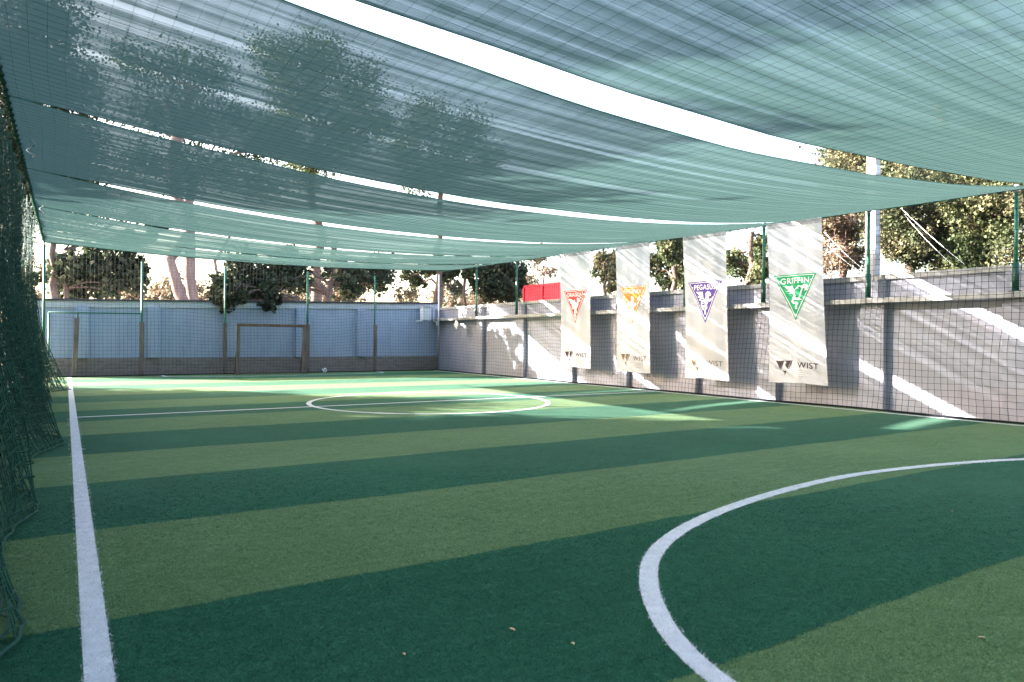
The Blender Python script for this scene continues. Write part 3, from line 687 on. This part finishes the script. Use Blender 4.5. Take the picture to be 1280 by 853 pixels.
    # company mark and name at the foot
    W_ = [[(.12, .865), (.25, .865), (.225, .892), (.195, .915)], [(.275, .865), (.39, .865), (.325, .918), (.285, .893), (.305, .875)],
          [(.405, .865), (.425, .865), (.345, .918), (.335, .918)], [(.255, .865), (.270, .865), (.215, .918), (.205, .918)], [(.235, .928), (.31, .928), (.275, .958), (.272, .94)]]
    wv, wf = [], []
    for pl in W_:
        a, b = poly_faces(pl); wf += [tuple(i+len(wv) for i in q) for q in b]; wv += [tuple(q) for q in a]
    wv = np.array(wv); link('company_mark', mesh_np('company_mark', S(wv[:, 0], wv[:, 1], .006), wf, lcol), t)
    Vl, Fl = font_faces('WIST', bold=.008); link('company_name', mesh_np('company_name', S(.515+.36*Vl[:, 0], .910-.036*Vl[:, 1], .006), Fl, lcol), t)
    sv, sf = [], []
    for r_, (a, b) in enumerate(((.52, .74), (.52, .77), (.52, .66), (.52, .71))):
        x = a
        while x < b:
            w = random.uniform(.018, .05); e = min(x+w, b); z = .924+r_*.012
            sf.append(tuple(range(len(sv), len(sv)+4))); sv += [(x, z), (e, z), (e, z+.0035), (x, z+.0035)]; x = e+.008
    sv = np.array(sv); link('small_print', mesh_np('small_print', S(sv[:, 0], sv[:, 1], .006), sf, 'grey_print'), t)['kind'] = 'stuff'
    # tie loops over the cable
    tl = []
    for u in (.03, .35, .66, .97):
        p = S(np.array([u]), np.array([.004]))[0]; tl.append(np.array([p+np.array([dx, 0, dz]) for dx, dz in ((0, 0), (.05, .04), (.15, .08), (.22, .05), (.2, -.01), (.1, -.02), (0, 0))]))
    for q_ in tl: tube_obj('tie', [q_], .006, 'white_cord', t, 4)

# ------------------------------------------------------------------ things beyond the right wall
up, _ = atx(1090.5, 335, 17.0)
t = thing('utility_pole', 'pale concrete utility pole rising behind the grey wall', 'pole', (17.0, up.y, 0))
bm = bmesh.new(); bm_box(bm, (-.13, -.15, -.05), (.13, .15, 6.35), .02)
for v in bm.verts: f = 1-.03*v.co.z; v.co.x *= f; v.co.y *= f
link('shaft', bm_mesh('shaft', bm, 'concrete'), t)
bm = bmesh.new()
for z in np.arange(3.2, 6.1, .5):
    bm = bmesh.new(); bm_box(bm, (-.10, -.152+.0045*z, z), (.10, -.14+.0045*z, z+.22), 0); link('recess', bm_mesh('recess', bm, 'pale_band'), t)
t = thing('shipping_container', 'red corrugated container showing above the grey wall left of the banners', 'container', (20.6, 28.4, 2.5))
n_ = 40; ye = np.linspace(-1.62, 1.62, n_*2); cx = np.where((np.arange(n_*2)//2) % 2 == 0, 0, .035)
V = np.concatenate([np.stack([cx-.6, ye, np.full_like(ye, .75)], 1), np.stack([cx-.6, ye, np.full_like(ye, 1.70)], 1)]); m_ = n_*2
link('side_panel', mesh_np('side_panel', V, np.stack([np.arange(m_-1), np.arange(m_-1)+m_, np.arange(1, m_)+m_, np.arange(1, m_)], 1), 'red_sheet'), t)
bm = bmesh.new(); bm_box(bm, (-.62, -1.7, 1.70), (.2, 1.7, 1.80), .01); bm_box(bm, (-.54, -1.64, -.0), (.15, 1.64, 1.698), .0); link('container_body', bm_mesh('container_body', bm, 'red_sheet'), t)
for y in (-1.66, 1.66, 0):
    bm = bmesh.new(); bm_box(bm, (-.66, y-.05, .7), (-.565, y+.05, 1.695), .006); link('corner_post_rail', bm_mesh('corner_post_rail', bm, 'red_sheet'), t)
bm = bmesh.new(); bm_box(bm, (-1.0, -2.0, -2.55), (.6, 2.0, .70), .01); link('support_base', bm_mesh('support_base', bm, 'concrete'), t)
def wire(p, q, X1, X2, label):
    a, _ = atx(*p, X1); b, _ = atx(*q, X2); s = np.linspace(0, 1, 12)[:, None]
    P = np.array(a)*(1-s)+np.array(b)*s; P[:, 2] -= .05*np.sin(PI*s[:, 0]); o = tube_obj('guy_wire', [P], .0045, 'galv', None, 5); tag(o, label, 'wire', 'guy wires beyond the grey wall')
wire((1118, 252), (1205, 330), 17.4, 17.0, 'upper pale guy wire slanting down right of the utility pole')
wire((1130, 268), (1188, 329), 17.5, 17.1, 'lower pale guy wire slanting down right of the utility pole')
wire((1030, 290), (1083, 340), 17.4, 17.0, 'upper pale guy wire slanting down between green banner and utility pole')
wire((1034, 306), (1076, 340), 17.5, 17.1, 'lower pale guy wire slanting down between green banner and utility pole')

# ------------------------------------------------------------------ trees
def leaves(clumps, n, size, r_, shell=.55, spread=.19):
    """clumps: (center, (rx,ry,rz), weight); small folded leaf faces in sub-clusters"""
    wts = np.array([c[2] for c in clumps]); wts = wts/wts.sum(); Vs = []
    for (c, rad, _), w in zip(clumps, wts):
        m = int(n*w); sub = max(4, m//28)
        dirs = r_.normal(0, 1, (sub, 3)); dirs /= np.linalg.norm(dirs, axis=1, keepdims=True)
        rr = r_.uniform(shell**3, 1, sub)**(1/3)*r_.uniform(.75, 1.12, sub)
        sc = np.array(c)+dirs*rr[:, None]*np.array(rad)
        P = sc[r_.integers(0, sub, m)]+r_.normal(0, 1, (m, 3))*np.array(rad).mean()*spread
        Vs.append(P)
    P = np.concatenate(Vs); m = len(P)
    a = r_.normal(0, 1, (m, 3)); a[:, 2] -= .35; a /= np.linalg.norm(a, axis=1, keepdims=True)
    b = np.cross(a, r_.normal(0, 1, (m, 3))); b /= np.linalg.norm(b, axis=1, keepdims=True); nn = np.cross(a, b)
    L = size*r_.uniform(.6, 1.35, m)[:, None]; Wd = L*r_.uniform(.32, .5, m)[:, None]
    V = np.stack([P-a*L/2, P+b*Wd-nn*L*.08, P+a*L/2, P-b*Wd-nn*L*.08], 1).reshape(-1, 3)
    return V, np.arange(m*4).reshape(m, 4)
def limb(a, b, r0, r1, r_, n=7, wob=.06):
    a, b = np.array(a, float), np.array(b, float); L = np.linalg.norm(b-a); s = np.linspace(0, 1, n)
    P = a+(b-a)*s[:, None]; P[1:-1] += r_.normal(0, wob*L/n*1.6, (n-2, 3)); P[:, 2] += .06*L*np.sin(PI*s)
    return P, r0+(r1-r0)*s
def tree(label, base, trunk_tops, clumps, n, size, leaf, bark='bark', r0=.22, seed=0, name='tree', group=None, twigs=3, cat='tree', shell=.5, spread=.19):
    r_ = np.random.default_rng(seed); base = Vector(base)
    t = thing(name, label, cat, base, group)
    cl = [((c[0]-base.x, c[1]-base.y, c[2]-base.z), rad, w) for c, rad, w in clumps]
    ls, rs, tips = [], [], []
    for k_, (dx, dy, h, rr) in enumerate(trunk_tops):
        P, R = limb((dx*.15, dy*.15, -.1), (dx, dy, h), rr, rr*.6, r_, 9, .10); R[0] *= 1.25; ls.append(P); rs.append(R); tips.append((P, R))
    for c, rad, w in cl:
        # grow from the closest trunk point that lies below the clump
        best = None
        for P, R in tips:
            for q in range(3, len(P)):
                dd = np.linalg.norm(P[q]-np.array(c))+(4 if P[q][2] > c[2]+.3 else 0)
                if best is None or dd < best[0]: best = (dd, P[q], R[q])
        P, R = limb(best[1], c, max(.02, best[2]*.5), .018, r_, 7, .16); ls.append(P); rs.append(R)
        for q in range(twigs):
            e = np.array(c)+r_.normal(0, .55, 3)*np.array(rad); i = r_.integers(3, 7); P2, R2 = limb(P[i], e, max(.012, R[i]*.6), .006, r_, 5, .2); ls.append(P2); rs.append(R2)
    V, Fq = tubes_np(ls, rs, 7); link('trunk', mesh_np('trunk', V, Fq, bark, True), t)
    V, Fq = leaves(cl, n, size, r_, shell, spread); link('crown', mesh_np('crown', V, Fq, leaf), t)
    return t
def cy(px, py, Y, r, wt=None, sq=(1, 1, .85)):
    p, d = at(px, py, Y); R = r*d/F_PX; return (tuple(p), (R*sq[0], R*sq[1], R*sq[2]), wt or r*r)
def cx_(px, py, X, r, wt=None, sq=(1, 1, .9)):
    p, d = atx(px, py, X); R = r*d/F_PX; return (tuple(p), (R*sq[0], R*sq[1], R*sq[2]), wt or r*r)
def gnd(px, Y): p, _ = at(px, 400, Y); return (p.x, Y, -.05)
def gndx(px, X): p, _ = atx(px, 400, X); return (X, p.y, -.05)

tree('dark leafy tree with slim trunk above the left end of the blue wall', gnd(70, 35.0), [(-.1, 0, 5.5, .20), (.25, .2, 5.2, .13)],
     [cy(88, 338, 35, 20), cy(120, 332, 35, 26), cy(150, 338, 34.5, 24), cy(112, 358, 35.5, 20), cy(165, 350, 34, 16), cy(145, 362, 34, 14), cy(85, 362, 36, 18), cy(60, 340, 36, 18), cy(172, 330, 34.5, 14), cy(192, 292, 34.5, 11), cy(168, 300, 34.5, 14), cy(206, 278, 34.5, 10), cy(176, 272, 34.5, 12), cy(150, 308, 34.5, 14)], 5000, .24, 'leaf_dark', seed=1, shell=.3, spread=.28)
tree('huge dense tree far behind the left end of the blue wall, seen through the cloth', gnd(30, 50.0), [(0, 0, 19, .5)],
     [cy(30, 60, 50, 55), cy(75, 110, 50, 50), cy(10, 150, 50, 60), cy(85, 190, 50, 50), cy(35, 235, 50, 55), cy(100, 250, 50, 35), cy(55, 15, 50, 45), cy(-30, 90, 50, 60), cy(-25, 210, 50, 60)], 48000, .20, 'leaf_dark', seed=2, shell=.2, spread=.3)
p3 = gnd(237, 38.0)
tree('tall tree with twin pale trunks rising above the blue wall', p3, [(-1.0, 0, 13, .32), (.15, .2, 14, .30), (1.9, .1, 6.8, .12)],
     [cy(165, 75, 40, 28), cy(215, 85, 40, 36), cy(265, 95, 40, 34), cy(190, 140, 40, 34), cy(245, 150, 40, 40), cy(300, 150, 40, 30), cy(175, 205, 40, 26), cy(230, 215, 40, 34), cy(290, 210, 40, 36), cy(330, 190, 40, 24), cy(335, 230, 40, 26)], 15000, .14, 'leaf_mid', 'pale_bark', seed=3, twigs=16, shell=.1, spread=.30)
tree('spreading tree with dark leaning trunk whose boughs hang over the blue wall', gnd(397, 33.6), [(.9, .2, 6.4, .24)],
     [cy(290, 352, 32.6, 22), cy(272, 362, 32.3, 18), cy(312, 345, 32.8, 26), cy(345, 348, 32.8, 24), cy(285, 366, 31.5, 17), cy(283, 379, 30.6, 12), cy(300, 372, 30.8, 9), cy(270, 374, 30.8, 9), cy(336, 366, 31.5, 15), cy(337, 380, 30.6, 9), cy(347, 374, 30.8, 7), cy(370, 345, 33, 20), cy(428, 340, 33.8, 22), cy(455, 345, 33.8, 22), cy(478, 350, 33.8, 16), cy(440, 364, 34, 16), cy(320, 365, 32.3, 20), cy(470, 332, 34, 18), cy(300, 330, 33, 18), cy(360, 325, 33, 20)], 8000, .23, 'leaf_dark', seed=4, shell=.3, spread=.26)
tree('tall broad tree behind the goal, its top seen through the cloth', gnd(395, 52.0), [(0, 0, 17, .45)],
     [cy(345, 75, 52, 32), cy(400, 75, 52, 38), cy(450, 110, 52, 36), cy(375, 130, 52, 40), cy(430, 165, 52, 38), cy(475, 155, 52, 22), cy(340, 170, 52, 30), cy(385, 200, 52, 36)], 25000, .19, 'leaf_mid', seed=5, shell=.25, spread=.27, twigs=8)
tree('mid height tree behind the back corner, its top seen through the cloth', gnd(550, 44.0), [(0, 0, 12, .3)],
     [cy(535, 150, 44, 32), cy(585, 165, 44, 30), cy(505, 185, 44, 28), cy(560, 205, 44, 32), cy(610, 200, 44, 22), cy(525, 225, 44, 26)], 13000, .155, 'leaf_mid', seed=6, shell=.3, spread=.29, twigs=10)
tree('slim dark trunked tree above the meter box', gnd(549, 33.5), [(-.2, 0, 6.5, .20)],
     [cy(512, 345, 36, 12), cy(524, 352, 36, 10), cy(560, 345, 34, 13), cy(570, 360, 34, 10), cy(536, 338, 34, 12), cy(548, 330, 34, 14)], 2600, .19, 'leaf_mid', seed=7, shell=.2)
tree('thin forked tree standing just behind the back corner', gnd(578, 33.2), [(.1, 0, 6.2, .11), (-.7, 0, 4.8, .06)],
     [cy(590, 340, 33.2, 13), cy(597, 358, 33.2, 10), cy(565, 335, 33.5, 10), cy(582, 325, 33.5, 12)], 2200, .18, 'leaf_mid', seed=8, shell=.2)
tree('dense dark green bush tree left of the red container', gnd(628, 32.5), [(0, 0, 5.5, .2)],
     [cy(612, 345, 32.5, 18), cy(630, 362, 32, 16), cy(642, 342, 32, 18), cy(654, 358, 31.8, 10), cy(622, 332, 32.5, 16), cy(612, 366, 32.5, 12), cy(640, 372, 32, 10)], 7000, .19, 'leaf_dark', seed=9, shell=.2)
tree('bare reddish twiggy tree behind the red container', gnd(676, 36.0), [(.2, 0, 5.6, .12), (-.5, .2, 5.0, .08)],
     [cy(668, 330, 36, 12), cy(685, 335, 36, 12), cy(675, 318, 36, 14), cy(692, 340, 36, 10), cy(660, 345, 36, 8)], 700, .14, 'leaf_dry', 'pale_bark', seed=10, twigs=14, shell=.1)
# beyond the right wall
def low(X, px0, px1, y0, y1, n, r, seed, j=8):
    q = np.random.default_rng(seed); return [cx_(q.uniform(px0, px1), q.uniform(y0, y1), X+q.uniform(-1, 1.5), r*q.uniform(.7, 1.25)) for _ in range(n)]
tree('golden leaved tree between the red and orange emblem banners', gndx(758, 25), [(0, 0, 5.0, .14)],
     low(25, 744, 775, 315, 362, 9, 12, 21), 5200, .15, 'leaf_gold', seed=21, shell=.2)
tree('dark green tree between the orange and purple emblem banners', gndx(842, 22), [(0, 0, 6, .16)],
     low(22, 815, 868, 296, 350, 12, 15, 22), 8500, .13, 'leaf_olive', seed=22, shell=.2)
tree('loose green tree between the purple and green emblem banners', gndx(938, 20.5), [(0, 0, 5.4, .14)],
     low(20.5, 912, 968, 300, 350, 11, 15, 23), 6500, .11, 'leaf_olive', seed=23, shell=.2)
tree('reddish dry leaved tree just right of the green emblem banner', gndx(1052, 19.6), [(0, 0, 5.6, .14)],
     low(19.6, 1020, 1082, 255, 335, 14, 20, 24), 12000, .085, 'leaf_dry', seed=24, shell=.2, twigs=7)
tree('golden sunlit tree just right of the utility pole', gndx(1130, 19.4), [(0, 0, 6.4, .16)],
     low(19.4, 1095, 1172, 205, 330, 22, 24, 25), 26000, .080, 'leaf_gold', seed=25, shell=.2)
tree('dense dark olive tree filling the gap left of the far right post', gndx(1215, 19.6), [(0, 0, 7, .2)],
     low(19.6, 1165, 1262, 225, 330, 20, 30, 26), 30000, .080, 'leaf_olive', seed=26, shell=.2)
tree('pale golden tree at the far right edge beyond the wall', gndx(1300, 19.0), [(0, 0, 7, .2)],
     low(19.0, 1262, 1400, 190, 320, 22, 32, 27), 26000, .080, 'leaf_gold', seed=27, shell=.2)
tree('tall golden tree further back, seen through the right end of the roof gap', gndx(1170, 24), [(0, 0, 9.5, .25)],
     low(24, 1040, 1290, 165, 235, 18, 34, 28), 22000, .11, 'leaf_gold', seed=28, shell=.2)
dw, tt = atx(1040, 330, 18.6)
t = thing('dead_branch', 'bare pale branch standing up behind the wall beside the green banner', 'branch', dw)
r9 = np.random.default_rng(9); ls, rs = [], []
for e in ((-.1, .35, 1.1), (.1, -.35, .9), (.05, -.1, 1.3)):
    P, R = limb((0, 0, -.5), e, .014, .006, r9, 8, .3); ls.append(P); rs.append(R); P2, R2 = limb(P[4], P[4]+np.array([0, -.35, .1]), .008, .004, r9, 5, .3); ls.append(P2); rs.append(R2)
V, Fq = tubes_np(ls, rs, 6); link('bare_stem', mesh_np('bare_stem', V, Fq, 'bark', True), t)
# row of trees along the left side, outside the frame: they shade the pitch
q = np.random.default_rng(50)
cl = []
for _ in range(34):
    h = q.uniform(1.2, 10.6); r = q.uniform(1.2, 1.8); cl.append(((q.normal(0, 1.0), q.uniform(-2.2, 2.2), h), (r, r, r*.9), r*r))
q0 = q
row0 = tree('broad leafy tree of the row along the left side', (-10.5, 28.2, -.05), [(0, 0, 9, .3)], [((c[0]-10.5, c[1]+28.2, c[2]), rd, w) for c, rd, w in cl], 24000, .36, 'leaf_mid', seed=51, group='row of trees outside the left side', shell=.1)
for j, (x, y) in enumerate(((-11.2, 23.6), (-10.3, 19.2), (-11.0, 14.6), (-10.6, 10.2), (-11.3, 5.8), (-10.6, 1.2))):
    r = row0.copy(); COL.objects.link(r); r['label'] = 'broad leafy tree outside the left side, number %s from the far end' % ('two', 'three', 'four', 'five', 'six', 'seven')[j]; r.location = (x, y, -.05); r.rotation_euler = (0, 0, j*1.3+.4); r.scale = (1, 1, q.uniform(.86, .97))
    for c in row0.children: d_ = c.copy(); COL.objects.link(d_); d_.parent = r
row0.scale = (1, 1, .60)
# hedge behind the gathered net
cl = [((-3.0+q.normal(0, .25), y, z), (.8, .8, .75), 1) for y in np.arange(3, 24.5, .9) for z in (.6, 1.7, 2.8)]
V, Fq = leaves(cl, 16000, .17, q, .1)
o = link('hedge', mesh_np('hedge', V, Fq, 'leaf_dark')); tag(o, 'dark clipped hedge behind the gathered green net', 'hedge')
# distant sunlit woods behind the back wall
cl = []
for _ in range(70):
    px_ = q.uniform(-80, 720); Y = q.uniform(62, 85); p, d = at(px_, q.uniform(352, 392), Y); r = q.uniform(10, 18)*d/F_PX; cl.append((tuple(p), (r*1.4, r, r), r*r))
V, Fq = leaves(cl, 24000, .34, q, .1)
o = link('distant_woods', mesh_np('distant_woods', V, Fq, 'leaf_dry')); tag(o, 'far mass of pale autumn woods behind the blue wall', 'woods', kind='stuff')
# ------------------------------------------------------------------ fallen leaves
r7 = np.random.default_rng(70)
LV = np.array([(-.03, 0, .004), (-.012, -.013, .010), (.014, -.012, .012), (.03, 0, .005), (.012, .014, .014), (-.014, .012, .011)])
lf = mesh_np('fallen_leaf', LV+np.array([0, 0, .012]), [(0, 1, 2, 3), (0, 3, 4, 5)], 'white_plastic'); lf.materials.clear(); lf.materials.append(worn('dry_leaf', (.42, .28, .15), (.62, .50, .36), 40, .8, None))
LEAF = [((1228, 800), 'dry leaf on the light band in the bottom right corner'), ((640, 790), 'dry leaf on the nearest dark band, middle of the bottom of the photo'), ((716, 807), 'dry leaf on the nearest dark band, just left of the white arc'),
        ((753, 577), 'tiny dry leaf on the second dark band right of the photo centre'), ((505, 820), 'dry leaf on the nearest dark band, lowest left one'), ((192, 531), 'tiny pale leaf between touchline and halfway line'),
        ((500, 526), 'tiny pale leaf just in front of the centre circle'), ((425, 512), 'tiny pale leaf inside the left side of the centre circle'), ((1190, 640), 'tiny leaf inside the white arc near the right edge')]
for (px_, py_), lb in LEAF:
    dd = ray(px_, py_); tt = -EYE/dd.z; p = Vector((dd.x*tt, dd.y*tt, 0))
    o = link('fallen_leaf', lf, None, p); o.rotation_euler = (0, 0, r7.uniform(0, 6)); o.scale = (r7.uniform(.45, .75),)*3
    tag(o, lb, 'leaf', 'fallen leaves on the turf')
